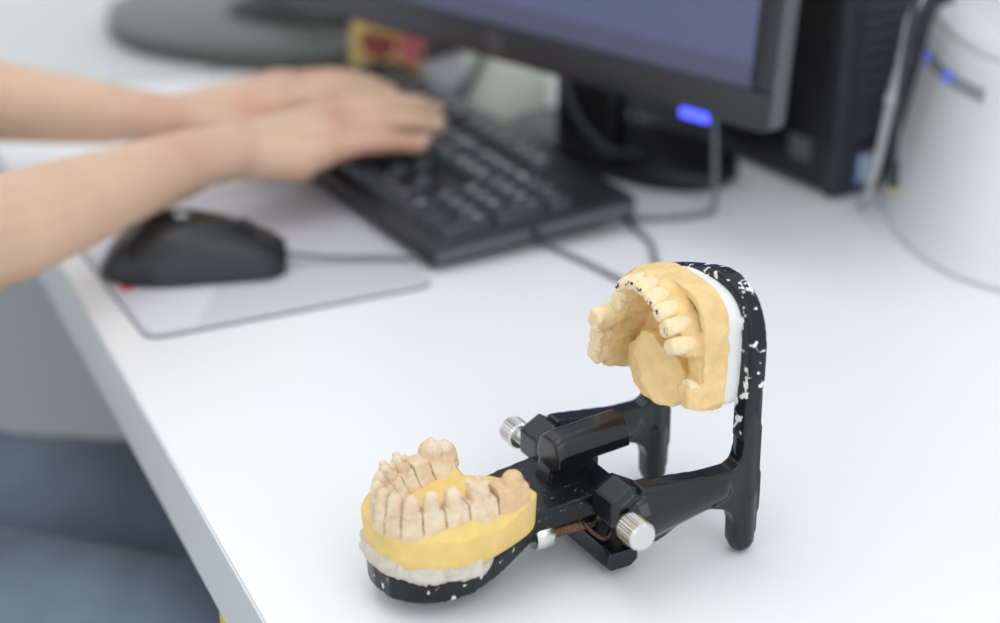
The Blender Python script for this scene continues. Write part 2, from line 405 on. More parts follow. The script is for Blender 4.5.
# ------------------------------------------------------------------ lower cast
lc = thing('lower_dental_cast', 'lower jaw cast with tan tooth stumps on a yellow base, nearest the desk', 'dental cast', AO, AR)
bo = [(-.0985, .002), (-.0975, .0125), (-.091, .0225), (-.081, .029), (-.067, .0325), (-.054, .0325), (-.046, .0305), (-.0445, .024), (-.0455, .014), (-.041, .005), (-.0345, -.003), (-.0318, -.012),
      (-.0292, -.020), (-.0300, -.0255), (-.040, -.0295), (-.054, -.0325), (-.069, -.0335), (-.082, -.0295), (-.0915, -.0225), (-.0975, -.0105)]
bo = catmull([((x + .066) * (1.0 if x < -.066 else .955) - .0655, y * .95, 0) for x, y in bo], 5, True)
cc = Vector((-.066, .001, 0))
bm = bmesh.new()
prof = [(.955, .0262), (.972, .0272), (.985, .034), (.999, .0396), (1.0, .0402), (.992, .0409), (.96, .0420), (.91, .0438), (.84, .0450), (.70, .0456), (.5, .0456), (.3, .0452), (.12, .0450)]
rings = []
for s, z in prof:
    rr = []
    for i, p in enumerate(bo):
        q = cc + (p - cc) * s
        zz = z
        if z > .0395: zz += .0014 * noise.noise(Vector((q.x, q.y, 0)) * 150) + (.0078 * max(0, (q.x + .051) / .02) if q.y < .004 and s > .6 else 0) + (.003 * max(0, (q.x + .062) / .02) if q.y > .004 and s > .6 else 0)
        if z < .03: zz += max(0, q.x + .06) * .16
        rr.append((q.x, q.y, zz))
    rings.append(rr)
add_rings(bm, rings)
bmesh.ops.triangulate(bm, faces=[f for f in bm.faces if len(f.verts) > 4])
o = obj('cast_base', bm, 'stone_y', lc, sharp=False); o['label'] = 'smooth yellow stone base'
# lumpy grey mounting plaster between plate and base
bm = bmesh.new(); rings = []
bf = [bo[i // 3].lerp(bo[(i // 3 + 1) % len(bo)], (i % 3) / 3) for i in range(len(bo) * 3)]
for s, z in ((.88, .0192), (.935, .0202), (.965, .0208), (.985, .0216), (1.0, .0226), (1.004, .0237), (1.0, .0248), (.992, .0260), (.975, .0270), (.95, .0280), (.90, .0295)):
    rr = []
    for i, p in enumerate(bf):
        q = cc + (p - cc) * s; u_ = (p - cc).normalized()
        w = noise.fractal(Vector((q.x, q.y, z * .45)) * 260, 1, 2, 4); w2 = noise.noise(Vector((q.x, q.y, 3)) * 60); w3 = noise.noise(Vector((u_.x * 14, u_.y * 14, 7)))
        if s > .94: q = q + u_ * (.0013 * w + .0022 * w2 + .0011 * w3)
        if q.x < -.078 and s > .9: q = q + Vector((-.0010, 0, 0))
        if q.x > -.060: q = q + (cc - q) * min(.5, (q.x + .060) * 16)
        rr.append((q.x, q.y, z + .0010 * w + .0010 * w3))
    rings.append(rr)
add_rings(bm, rings); bmesh.ops.triangulate(bm, faces=[f for f in bm.faces if len(f.verts) > 4])
obj('mounting_plaster', bm, 'plaster', lc, sharp=False)['label'] = 'rough grey mounting plaster'

# arch: (x, y, kind, crown half width along the arch, across, tip height)
ARCH = [(-.0428, -.0202, 'stump', .0052, .0048, .0614), (-.0578, -.0200, 'molar', .0052, .0046, .0614), (-.0700, -.0202, 'peg', .0041, .0041, .0614), (-.0796, -.0198, 'peg', .0039, .0041, .0614),
        (-.0872, -.0176, 'peg', .0037, .0040, .0606), (-.0920, -.0130, 'peg', .0036, .0038, .0606), (-.0945, -.0070, 'peg', .0033, .0037, .0604), (-.0938, .0000, 'peg', .0030, .0034, .0600),
        (-.0898, .0064, 'peg', .0032, .0034, .0600), (-.0838, .0122, 'cusp', .0040, .0042, .0610), (-.0755, .0168, 'cusp', .0040, .0044, .0606), (-.0675, .0195, 'flat', .003, .003, .0540), (-.0570, .0215, 'bigmolar', .0056, .0054, .0612)]
AP = [Vector((a[0], a[1], 0)) for a in ARCH]
AP0 = AP[0] + Vector((.0150, .0010, 0)); AP1 = AP[-1] + Vector((.0150, .0010, 0))
ext = [AP0] + AP + [AP1]
BD = [(ext[i] + ext[i + 1]) / 2 for i in range(len(ext) - 1)]
def bnorm(k):
    d = (ext[k + 1] - ext[k]).normalized(); return Vector((-d.y, d.x, 0)) * (1 if Vector((-d.y, d.x, 0)).dot((ext[k] - Vector((-.064, .0005, 0)))) > 0 else -1), d
for i, (x, y, kind, hw, hd, tip) in enumerate(ARCH):
    n0, d0 = bnorm(i); n1, d1 = bnorm(i + 1); c = AP[i]
    b0 = BD[i] + d0 * .00026; b1 = BD[i + 1] - d1 * .00026
    d = (b1 - b0).normalized(); n = (n0 + n1).normalized()
    top = .0528 if kind not in ('flat', 'stump') else (.0545 if kind == 'flat' else .0555)
    back = kind in ('molar', 'bigmolar', 'stump')
    io = .0055 if back else .0048
    ob = .0070 if back else (.0062 if i in (2, 3) else (.0056 if i in (4, 9, 10, 11) else .0047))
    bm = bmesh.new()
    def sect(z, o_, i_):
        mid = (b0 + b1) / 2
        pts = [b0 + n0 * o_, mid + n * (o_ + .0006), b1 + n1 * o_, b1 - n1 * i_, mid - n * i_, b0 - n0 * i_]
        return [(p.x, p.y, z) for p in pts]
    add_rings(bm, [sect(.0405, ob, io + .007), sect(.0435, ob - .0002, io + .0055), sect(.0480, ob - .0006, io + .0020), sect(top - .001, ob - .0014, io - .0004), sect(top, ob - .0022, io - .0012)])
    def stumpc(cx, a, w, z0, z1, taper=.72, ovl=2.3):
        rings = []
        for t, s in ((0, 1.0), (.10, 1.07), (.17, 1.04), (.24, .95), (.40, .97), (.60, .90), (.80, .76), (.93, .54), (1.0, .22)):
            rr = []
            for k in range(16):
                th = 2 * PI * k / 16; cs_, sn = math.cos(th), math.sin(th)
                rx = a * s * abs(cs_) ** (2 / ovl) * (1 if cs_ > 0 else -1); ry = w * s * abs(sn) ** (2 / ovl) * (1 if sn > 0 else -1)
                p = cx + d * rx + n * (ry + .0003 * t); rr.append((p.x, p.y, z0 + (z1 - z0) * t))
            rings.append(rr)
        add_rings(bm, rings)
    if kind == 'peg': stumpc(c + n * (.0010 if i < 5 else .0004), hw, hd, .0508, tip)
    elif kind == 'molar':
        stumpc(c + n * .0004, hw, hd, .0512, tip - .0008, ovl=2.8)
        for sx_, sy_ in ((1, 1), (-1, 1), (1, -1), (-1, -1)): p = c + d * hw * .48 * sx_ + n * hd * .45 * sy_; add_ball(bm, (p.x, p.y, tip - .0022), (.0021, .0021, .0019))
    elif kind == 'cusp':
        stumpc(c, hw, hd, .0505, tip - .0012, ovl=2.8)
        for sy_ in (1, -1): p = c + n * hd * .5 * sy_; add_ball(bm, (p.x, p.y, tip - .0016), (.0018, .0018, .0018))
    elif kind == 'bigmolar':
        p = c - d * .0016; stumpc(p, hw * 1.0, hd * 1.0, .0480, tip - .0012, ovl=2.9); q = p + n * .001 + d * .001; add_ball(bm, (q.x, q.y, tip - .0035), (.0028, .0030, .0034))
        p = c + d * .0055; stumpc(p, .0060, .0056, .0460, .0578, ovl=2.9)
    elif kind == 'stump':
        p = c + Vector((.0015, -.001, 0)); stumpc(p, hw, hd, .0520, tip, ovl=2.3)
        p2 = c + Vector((.0005, 0, 0)); add_ball(bm, (p2.x, p2.y, .0535), (.0066, .0058, .0040))
    me = fuse(bm, .00032, 2, .00028, 330, seed=i, fac=.4)
    t = obj('tooth', me, 'die_back' if kind == 'stump' else 'die', lc, sharp=False)
    t['label'] = {'peg': 'tan peg-shaped prepared tooth', 'flat': 'toothless tan segment', 'stump': 'orange-tan molar stump'}.get(kind, 'tan back tooth')
shift(lc, (-.065, 0, .02))

# ------------------------------------------------------------------ upper cast, mounted upright on the ring with its teeth towards the lower one
uc = thing('upper_dental_cast', 'golden upper jaw cast with cream teeth hanging sideways on the raised ring', 'dental cast', AO, AR)
XT = .0285                                                  # tooth tips
UA = [(-.0350, .0850, 'molar'), (-.0338, .0970, 'gap'), (-.0312, .1068, 'pre'), (-.0268, .1135, 'pre'), (-.0212, .1185, 'canine'), (-.0145, .1222, 'inc'), (-.0068, .1242, 'inc'), (.0015, .1235, 'inc'),
      (.0088, .1200, 'inc'), (.0145, .1145, 'pre'), (.0188, .1075, 'pre'), (.0240, .0985, 'mol'), (.0282, .0885, 'mol'), (.0300, .0795, 'mol')]
def uout(p): # outline around the upper base, (y, z)
    return p
ub = [(-.0375, .0752), (-.0402, .084), (-.0410, .096), (-.0408, .109), (-.0388, .1200), (-.032, .1272), (-.019, .1298), (-.005, .1298), (.009, .1272), (.022, .1200), (.0300, .1090), (.0345, .096), (.0355, .084), (.0340, .0755), (.022, .0722), (-.003, .0722), (-.024, .0725)]
ubc = catmull([(0, y, z) for y, z in ub], 4, True); ucc = Vector((0, -.003, .098))
XR, XB = .0415, .0540
bm = bmesh.new()
def uring(x, s): return [(x, (ucc + (p - ucc) * s).y, (ucc + (p - ucc) * s).z) for p in ubc]
add_rings(bm, [uring(.0485, .97), uring(.0485, .995), uring(XB, 1.0), uring(XB, .97)])      # back slab
R = []                                                      # raised rim wall around the slab, open downwards at the back of the jaw
for i, p in enumerate(ubc):
    d = (p - ucc); q = ucc + d * .895; z_low = p.z < .0765
    w = .0007 * noise.noise(p * 140)
    xr = XR + w if not z_low else .0475
    R.append([(xr, p.y, p.z), (.0505, p.y, p.z), (.0505, q.y, q.z), (xr + .001, q.y, q.z)])
R.append(R[0])
add_rings(bm, R, cap=False)
UP = [Vector((0, a[0], a[1])) for a in UA]
UPe = catmull([UP[0] + (UP[0] - UP[1]) * .55] + UP + [UP[-1] + (UP[-1] - UP[-2]) * .75], 4)
R = []
for i, p in enumerate(UPe):
    d = (UPe[min(i + 1, len(UPe) - 1)] - UPe[max(0, i - 1)]).normalized(); n = Vector((0, -d.z, d.y))
    if n.dot(p - Vector((0, -.003, .088))) < 0: n = -n
    dip = .0062 if (.0905 < p.z < .1005 and p.y < -.02) else 0
    prof = [(.0530, .0060), (.0440, .0062), (.0385, .0056), (.0355, .0034), (.0348, -.0025), (.0368, -.0056), (.0430, -.0068), (.0480, -.0088), (.0530, -.0110)]
    R.append([(x + (dip if x < .043 else 0), (p + n * k).y, (p + n * k).z) for x, k in prof])
add_rings(bm, R)
me = fuse(bm, .0006, 2, .0008, 170, seed=4)
obj('cast_base', me, 'stone_up', uc, sharp=False)['label'] = 'golden stone base with gum ridge'
# folded palate behind the teeth
bm = bmesh.new()
pal = [(.0235, .0745, .0440), (.0200, .0850, .0430), (.0090, .0935, .0400), (.0010, .1000, .0370), (-.0050, .1010, .0385), (-.0120, .0985, .0375), (-.0190, .0950, .0420), (-.0255, .0880, .0430), (-.0275, .0790, .0400), (-.0245, .0735, .0370), (-.0170, .0730, .0325), (-.0080, .0738, .0320), (.0060, .0735, .0365)]
front = [(x, y, z) for y, z, x in pal]; backp = [(.0535, y, z) for y, z, x in pal]
V0 = [bm.verts.new(p) for p in front]; V1 = [bm.verts.new(p) for p in backp]; ce = bm.verts.new((.0325, -.006, .0835)); ce2 = bm.verts.new((.0350, .0035, .088))
n_ = len(V0)
for i in range(n_):
    j = (i + 1) % n_; bm.faces.new((V0[i], V0[j], V1[j], V1[i])); bm.faces.new((V0[j], V0[i], ce if i >= 4 else ce2))
bm.faces.new((V0[4], ce, ce2)); bm.faces.new((V0[0], ce2, ce)); bm.faces.new(V1[::-1])
obj('palate', fuse(bm, .0006, 1, .0006, 150, seed=9), 'stone_up', uc, sharp=False)['label'] = 'folded golden palate'
for i, (y, z, kind) in enumerate(UA):
    if kind == 'gap': continue
    p = UP[i]; d = (UP[min(i + 1, len(UP) - 1)] - UP[max(0, i - 1)]).normalized(); n = Vector((0, -d.z, d.y))
    if n.dot(p - Vector((0, -.003, .09))) < 0: n = -n
    bm = bmesh.new()
    W = {'molar': .0064, 'mol': .0058, 'pre': .0041, 'canine': .0042, 'inc': .0046}[kind]
    D = {'molar': .0052, 'mol': .0055, 'pre': .0052, 'canine': .0046, 'inc': .0040}[kind]
    xt = XT + {'molar': .0085, 'mol': .001, 'pre': .001, 'canine': 0, 'inc': .0005}[kind] + {9: .004, 10: .0045, 11: -.0035}.get(i, 0)
    rings = []
    for t, s, q in ((0, .70, .35), (.06, .90, .55), (.2, 1.0, .78), (.45, 1.0, .95), (.75, .92, 1.0), (1.0, .72, .90)):
        rr = []
        for k in range(16):
            th = 2 * PI * k / 16; c_, s_ = math.cos(th), math.sin(th)
            qq = q if kind in ('inc', 'canine') else max(q, .8)
            v = p + d * (W * s * abs(c_) ** .74 * (1 if c_ > 0 else -1)) + n * (D * qq * abs(s_) ** .80 * (1 if s_ > 0 else -1) + .0012 * t)
            rr.append((xt + (.0410 - xt) * t, v.y, v.z))
        rings.append(rr)
    add_rings(bm, rings)
    if kind in ('molar', 'mol', 'pre'):
        for a_ in ((1, -1) if kind != 'pre' else (0,)):
            for b_ in (1, -1): v = p + d * W * .48 * a_ + n * D * .52 * b_; add_ball(bm, (xt + .0012, v.y, v.z), (.0017, .0021, .0021))
    t = obj('tooth', fuse(bm, .00045, 3, .0002, 380, seed=i), 'tooth_up', uc, sharp=False); t['label'] = 'cream stone tooth'
    if kind in ('inc', 'canine') or i == 3:                 # blue bite marks on the edges
        bm = bmesh.new()
        for q in range(3):
            v = p + d * W * random.uniform(-.7, .6) + n * D * random.uniform(-.1, .45)
            add_ball(bm, (xt + .0004, v.y, v.z), (.0008, random.uniform(.0004, .0012), random.uniform(.0004, .0012)), 1)
        obj('bite_mark', bm, 'ink', t)['label'] = 'dark blue bite marks'
# white plaster between cast and ring
bm = bmesh.new(); R = []
for s, x in ((.88, .0530), (.925, .0535), (.938, .0560), (.942, .0605), (.92, .0650), (.88, .0685)):
    R.append([(x + .0008 * noise.noise(p * 200), (ucc + (p - ucc) * (s + .012 * noise.noise(p * 160 + Vector((x * 90, 0, 0))))).y, (ucc + (p - ucc) * (s + .012 * noise.noise(p * 160 + Vector((x * 90, 0, 0))))).z - .0018) for p in ubc])
add_rings(bm, R); bmesh.ops.triangulate(bm, faces=[f for f in bm.faces if len(f.verts) > 4])
obj('mounting_plaster', bm, 'plaster_w', uc, sharp=False)['label'] = 'white mounting plaster'
shift(uc, (.052, -.003, .072))

# ------------------------------------------------------------------ mouse pad and mouse
PR = math.radians(26)
pad = thing('mouse_pad', 'thin pale grey mouse pad with rounded corners under the mouse', 'mouse pad', (-.1985, .9690, 0), PR)
obj('rubber_base', slab(rounded_rect(0, .178, 0, .212, .010), .0002, .0016), 'pad_edge', pad)
obj('cloth_top', slab(rounded_rect(.0006, .1774, .0006, .2114, .010), .0016, .0026, .0003), 'pad', pad)
obj('pale_zone', slab([(.004, .004), (.030, .003), (.060, .055), (.055, .205), (.004, .205)], .0026, .0027), 'pad_pale', pad)  # slightly paler zone along the pad's left side

ms = thing('computer_mouse', 'black corded mouse on the pale grey pad', 'mouse', (-.1860, 1.0680, .0028), math.radians(6))
def mouse_ring(t, grow=0):
    # t 0 back .. 1 front ; half width and height profiles
    x = -.056 + .112 * t
    hw = .0310 * (max(0, 1 - abs((t - .40) / .41) ** 2.4)) ** .5 if t < .40 else .0310 - .0055 * min(1, (t - .40) / .45) - .012 * max(0, (t - .88) / .12) ** 2
    h = .0345 * math.sin(min(1, t / .42) * PI / 2) ** .52 if t < .42 else .0345 - .0215 * ((t - .42) / .58) ** 1.75
    return x, max(hw, .004) + grow, max(h, .006) + grow
bm = bmesh.new(); rings = []
for t in [0, .015, .04, .08, .14, .2, .28, .36, .45, .55, .65, .75, .84, .91, .96, .985, 1.0]:
    x, hw, h = mouse_ring(t); rr = []
    for k in range(24):
        a = PI * k / 23; c_, s_ = math.cos(a), math.sin(a)
        rr.append((x, hw * abs(c_) ** .62 * (1 if c_ > 0 else -1) * (1 - .10 * (1 - s_) * .6), .001 + h * abs(s_) ** .72))
    rings.append(rr)
add_rings(bm, rings)
obj('mouse_body', bm, 'mouse', ms, smooth=60)
bm = bmesh.new(); rings = []                               # paler side grip
for t in [.30, .34, .45, .55, .65, .75, .84, .90, .93]:
    x, hw, h = mouse_ring(t, .0006); e = min(1, (t - .30) / .12, (.93 - t) / .1)
    rr = []
    for a in (PI + .0, PI - .10 - .05 * e, PI - .2 - .2 * e, PI - .25 - .26 * e):
        c_, s_ = math.cos(a), math.sin(a); rr.append((x, hw * abs(c_) ** .62 * -1 * (1 - .10 * (1 - abs(s_)) * .6), .0025 + h * abs(s_) ** .72))
    rr = [(p[0], p[1], p[2]) for p in rr] + [(p[0], p[1] + .004, p[2]) for p in rr[::-1]]
    rings.append(rr)
add_rings(bm, rings); obj('side_grip', bm, 'mouse_side', ms, smooth=60)
bm = bmesh.new(); add_lathe(bm, (.030, -.0035, .0228), (.030, .0035, .0228), [(0, .0075), (.1, .0085), (.9, .0085), (1, .0075)], 24); obj('scroll_wheel', bm, 'plastic_k', ms)
bm = bmesh.new(); add_ball(bm, (-.006, 0, .0352), (.005, .004, .0014), 2); obj('logo_badge', bm, 'cable_l', ms)['label'] = 'pale oval badge'
bm = bmesh.new(); add_box(bm, (-.042, -.0300, .0002), (-.035, -.0262, .0022), None, .0008); obj('base_tab', bm, 'red', ms)['label'] = 'small red tab'
bm = bmesh.new(); add_tube(bm, [(.052, 0, .009), (.062, 0, .007), (.085, .001, .0035), (.11, .0, .0030), (.14, -.003, .0020), (.165, -.002, .0045)], .0016, 8); obj('mouse_cable', bm, 'cable_g', ms)

# ------------------------------------------------------------------ keyboard
KR = math.radians(-61)
kb = thing('computer_keyboard', 'black full-size keyboard with white key legends under the hands', 'keyboard', (-.0421, 1.0660, 0), KR)
# own axes: x to the typist's right (0 at the numpad end, negative leftwards), y away from the typist, z up; tilted up at the back
KW, KD, TI = .350, .1490, math.radians(3.0)
kt = Matrix.Translation((0, 0, .0040)) @ Matrix.Rotation(TI, 4, 'X')
bm = bmesh.new(); add_box(bm, (-KW, 0, 0), (0, KD, .0130), kt, .003, 3); obj('case', bm, 'plastic_k', kb)
bm = bmesh.new(); add_box(bm, (-.0005, .004, .003), (.0012, .070, .0085), kt, .0005); add_box(bm, (-.0005, .076, .003), (.0012, KD - .004, .0085), kt, .0005); obj('side_trim', bm, 'kb_trim', kb)['label'] = 'grey side strip'
for x in (-.02, -KW + .02 + .03):
    bm = bmesh.new(); add_box(bm, (x - .03, .122, 0), (x, .134, .0125), None, .002); obj('fold_out_foot', bm, 'plastic_k', kb)
bm = bmesh.new(); add_box(bm, (-.035, .010, 0), (-.015, .022, .0055), None, .001); obj('rubber_foot', bm, 'plastic_k', kb)
bm = bmesh.new(); add_box(bm, (-KW + .015, .010, 0), (-KW + .035, .022, .0055), None, .001); obj('rubber_foot', bm, 'plastic_k', kb)
U1 = .01905; UX = .01495; KX0 = -KW + .0075; KYB = .0120
rows = []
def row(y, x, keys):
    for k in keys:
        w, t = (k if isinstance(k, tuple) else (1, k))
        if t is not None: rows.append((x, y, w, 1, t))
        x += w
row(0, 0, [(1.25, 'Ctrl'), (1.25, 'Win'), (1.25, 'Alt'), (6.25, ' '), (1.25, 'Alt Gr'), (1.25, 'Win'), (1.25, 'Menu'), (1.25, 'Ctrl')])
row(1, 0, [(2.25, 'Shift')] + list('ZXCVBNM') + ['< ,', '> .', '? /', (2.75, 'Shift')])
row(2, 0, [(1.75, 'Caps')] + list('ASDFGHJKL') + [': ;', '" \'', (2.25, 'Enter')])
row(3, 0, [(1.5, 'Tab')] + list('QWERTYUIOP') + ['{ [', '} ]', (1.5, '| \\')])
row(4, 0, ['~ `', '! 1', '@ 2', '# 3', '$ 4', '% 5', '^ 6', '& 7', '* 8', '( 9', ') 0', '_ -', '+ =', (2, 'Back')])
row(5.3, 0, ['Esc', (1, None), 'F1', 'F2', 'F3', 'F4', (.5, None), 'F5', 'F6', 'F7', 'F8', (.5, None), 'F9', 'F10', 'F11', 'F12'])
row(5.3, 15.25, ['Prt', 'Scr', 'Brk']); row(4, 15.25, ['Ins', 'Home', 'PgUp']); row(3, 15.25, ['Del', 'End', 'PgDn']); row(1, 16.25, ['^']); row(0, 15.25, ['<', 'v', '>'])
row(4, 18.5, ['Num', '/', '*', '-']); row(3, 18.5, ['7', '8', '9']); row(2, 18.5, ['4', '5', '6']); row(1, 18.5, ['1', '2', '3']); row(0, 18.5, [(2, '0'), '.'])
rows += [(21.5, 2, 1, 2, '+'), (21.5, 0, 1, 2, 'Enter')]
kcache = {}
def key_mesh(w, h):
    if (w, h) not in kcache:
        W, Hh = w * UX - .0012, h * U1 - .0012
        bm = bmesh.new()
        r = lambda i, z, rr: [(x, y, z) for x, y in rounded_rect(i, W - i, i, Hh - i, rr, 2)]
        add_rings(bm, [r(0, 0, .001), r(.0012, .0052, .0015), r(.0019, .0066, .0015), r(.0028, .0070, .0015)])
        bmesh.ops.recalc_face_normals(bm, faces=bm.faces)
        me = bpy.data.meshes.new('key'); bm.to_mesh(me); bm.free(); me.materials.append(M['key'])
        for p in me.polygons: p.use_smooth = True
        me.set_sharp_from_angle(angle=.6); kcache[(w, h)] = me
    return kcache[(w, h)]
tcache = {}; lg = bmesh.new()
for x, y, w, h, t in rows:
    o = bpy.data.objects.new('key', key_mesh(w, h)); COL.objects.link(o); o.parent = kb
    o.matrix_local = kt @ Matrix.Translation((KX0 + x * UX + .0006, KYB + y * U1 + .0006, .0125))
    if t.strip():
        if t not in tcache: tcache[t] = text_mesh(t, .0082 if len(t) == 1 else (.0058 if len(t) <= 3 else .0042))
        n0 = len(lg.verts); lg.from_mesh(tcache[t]); lg.verts.ensure_lookup_table()
        mm = kt @ Matrix.Translation((KX0 + x * UX + (.0068 if w < 1.6 else .010), KYB + (y + h) * U1 - .0085, .0125 + .00705))
        for v in lg.verts[n0:]: v.co = mm @ v.co
kl = obj('key_legends', lg, 'legend', kb); kl['label'] = 'white key letters and numbers'; kl['kind'] = 'stuff'
inv = lambda o, P: [o.matrix_basis.inverted() @ Vector(p) for p in P]
bm = bmesh.new(); add_tube(bm, inv(kb, [(.005, 1.130, .008), (.0180, 1.118, .004), (.0314, 1.1057, .0022), (.0540, 1.078, .0022), (.0751, 1.0499, .0022), (.0950, 1.032, .0022), (.1040, 1.042, .0022), (.1000, 1.063, .0022), (.0955, 1.0812, .0022), (.0950, 1.110, .0022), (.0860, 1.1400, .0022), (.0820, 1.160, .0022)]), .0018, 8); obj('keyboard_cable', bm, 'cable_g', kb)
# ------------------------------------------------------------------ monitor
MA = math.atan2(-.692, .722)                               # its width axis
mon = thing('computer_monitor', 'black monitor with a lit blue screen facing the typist', 'monitor', (-.0015, 1.2200, 0), MA)
# own axes: x to the right seen from the camera, -y is the screen's facing direction, z up
tl = Matrix.Translation((0, 0, .09)) @ Matrix.Rotation(math.radians(-6), 4, 'X')
bm = bmesh.new(); add_box(bm, (-.22, .002, 0), (.22, .020, .285), tl, .004, 3); add_box(bm, (-.16, .018, .05), (.16, .05, .25), tl, .012, 3); obj('back_shell', bm, 'bezel_side', mon)
for nm, lo, hi in (('bezel', (-.22, -.004, 0), (.22, .004, .024)), ('bezel', (-.22, -.004, .265), (.22, .004, .285)), ('bezel', (-.22, -.004, .024), (-.206, .004, .265)), ('bezel', (.206, -.004, .024), (.22, .004, .265))):
    bm = bmesh.new(); add_box(bm, lo, hi, tl, .0025, 2); obj(nm, bm, 'bezel', mon)
bm = bmesh.new(); add_box(bm, (-.207, 0, 0), (.207, .003, .243)); s = obj('screen', bm, 'screen', mon, loc=tl @ Vector((0, -.0015, .023)), rot=(math.radians(-6), 0, 0)); s['label'] = 'lit blue-grey screen'
bm = bmesh.new(); add_box(bm, (.158, -.0062, -.0035), (.180, -.001, .0035), tl, .002, 2); obj('power_light', bm, 'led', mon)['label'] = 'glowing blue power light'
bm = bmesh.new(); lgm = text_mesh('hp', .010); bm.from_mesh(lgm)
for v in bm.verts: v.co = tl @ Vector((v.co.x, -.0044, v.co.y + .012))
k = [(.0072 * math.cos(2 * PI * i / 24), .0072 * math.sin(2 * PI * i / 24)) for i in range(24)]
add_rings(bm, [[tl @ Vector((a * s_, -.0044 + .0001 * e, .0125 + b_ * s_)) for a, b_ in k] for s_, e in ((1, 0), (.86, 0))], cap=False); obj('logo', bm, 'grey_print', mon)['label'] = 'grey round logo'
bm = bmesh.new(); add_box(bm, (-.006, .062, .010), (.046, .085, .16), None, .006, 2); add_box(bm, (-.003, .040, .13), (.043, .075, .20), None, .006, 2); obj('stand_neck', bm, 'tower', mon)
bm = slab([(.020 + .095 * math.cos(a) * abs(math.cos(a)) ** -.2, .105 + .045 * math.sin(a) * abs(math.sin(a)) ** -.2) for a in [2 * PI * (i + .5) / 40 for i in range(40)]], 0, .014, .004); obj('stand_base', bm, 'tower', mon)
bm = bmesh.new(); add_tube(bm, inv(mon, [(.150, 1.235, .105), (.1400, 1.205, .078), (.1415, 1.190, .045), (.1420, 1.180, .016), (.1400, 1.168, .0030), (.1270, 1.160, .0022), (.1100, 1.156, .0022), (.0912, 1.154, .0022), (.080, 1.165, .0022)]), .0021, 8); obj('signal_cable', bm, 'cable_g', mon)
bm = bmesh.new(); add_tube(bm, [(.02, .05, .13), (.035, .03, .07), (.05, .05, .03), (.06, .08, .017)], .003, 8); add_tube(bm, [(.06, .05, .10), (.07, .06, .05), (.045, .10, .018)], .0025, 8); obj('power_lead', bm, 'cable_k', mon)

# ------------------------------------------------------------------ computer tower
tw = thing('computer_tower', 'black computer tower with a ribbed vent front behind the monitor', 'computer', (.2232, 1.1910, 0), math.atan2(.559, .829))
# own axes: x across the front, y into its depth, z up
bm = bmesh.new(); add_box(bm, (.0012, .012, .004), (.0988, .318, .336), None, .002); obj('casing', bm, 'tower', tw)
bm = bmesh.new(); add_box(bm, (0, 0, .001), (.100, .0125, .340), None, .003, 3); obj('front_panel', bm, 'tower_front', tw)
for i in range(26):
    z = .044 + i * .0092
    o = obj('vent_slat', box((.014, -.0032, z), (.052, .0005, z + .0046), .0008, 1), 'slat', tw) if i == 0 else None
    if i == 0: base_slat = o
    else:
        c = base_slat.copy(); COL.objects.link(c); c.location = (0, 0, i * .0092)
obj('drive_bay', box((.058, -.0012, .20), (.094, .001, .31), .0006), 'tower', tw)
sk = obj('sticker', box((.017, -.0010, .008), (.037, .0005, .030), .0004), 'sticker_b', tw); obj('sticker_face', box((.0195, -.0016, .0095), (.0355, -.0008, .0285)), 'sticker', sk); sk['label'] = 'blue and white sticker'
bm = bmesh.new(); add_box(bm, (-.0008, .026, .020), (.0012, .046, .036), None, .0006)  # small grey plate standing just proud of the casing's side
e = obj('tile', bm, 'grey_print', tw); e['label'] = 'small grey emblem'
for x, y in ((.015, .03), (.085, .03), (.015, .30), (.085, .30)):
    bm = bmesh.new(); add_lathe(bm, (x, y, 0), (x, y, .005), [(0, .006), (.2, .007), (1, .007)], 14); obj('foot', bm, 'plastic_k', tw)

# ------------------------------------------------------------------ white router
rt = thing('wifi_router', 'white flared router with a dark indicator strip beside the black tower', 'router', (.3800, 1.1950, 0), 0)
fo = catmull([(x - .38, y - 1.195, 0) for x, y in ((.2535, 1.196), (.2515, 1.160), (.2560, 1.112), (.2720, 1.066), (.3000, 1.038), (.345, 1.024), (.400, 1.024), (.445, 1.040), (.468, 1.080), (.475, 1.140), (.470, 1.200), (.440, 1.235), (.380, 1.238), (.320, 1.226), (.272, 1.206))], 6, True)
def rsc(z): return 1 - .215 * (z / .132) ** .85
def rring(z, s): return [(p.x * s, p.y * s, z) for p in fo]
bm = bmesh.new(); add_rings(bm, [rring(0, .98), rring(.002, 1.0)] + [rring(z, rsc(z)) for z in (.01, .02, .035, .05, .065, .08, .095, .110, .124)] + [rring(.1255, rsc(.124) - .012)]); obj('shell', bm, 'router', rt, smooth=50)
bm = bmesh.new(); add_rings(bm, [rring(.1245, .76), rring(.1265, .785), rring(.1305, .78), rring(.1335, .74), rring(.1345, .66)]); obj('lid', bm, 'router', rt, smooth=50)
def on_shell(a, z, e):
    i = int(a); p = fo[i % len(fo)].lerp(fo[(i + 1) % len(fo)], a - i); k = rsc(z) * (1 + e / p.length); return (p.x * k, p.y * k, z)
def patch(a0, a1, z0, z1, e0, e1, n=14):
    bm = bmesh.new(); R = []
    for i in range(n + 1):
        a = a0 + (a1 - a0) * i / n; R.append([on_shell(a, z0, e0), on_shell(a, z1, e0), on_shell(a, z1, e1), on_shell(a, z0, e1)])
    add_rings(bm, R); return bm
obj('indicator_strip', patch(3.0, 17.5, .1010, .1090, -.001, .0006), 'router_dark', rt)
for a in (3.6, 10.2): obj('indicator_light', patch(a, a + 1.9, .1015, .1085, 0, .0011, 4), 'led2', rt)['label'] = 'glowing blue light'

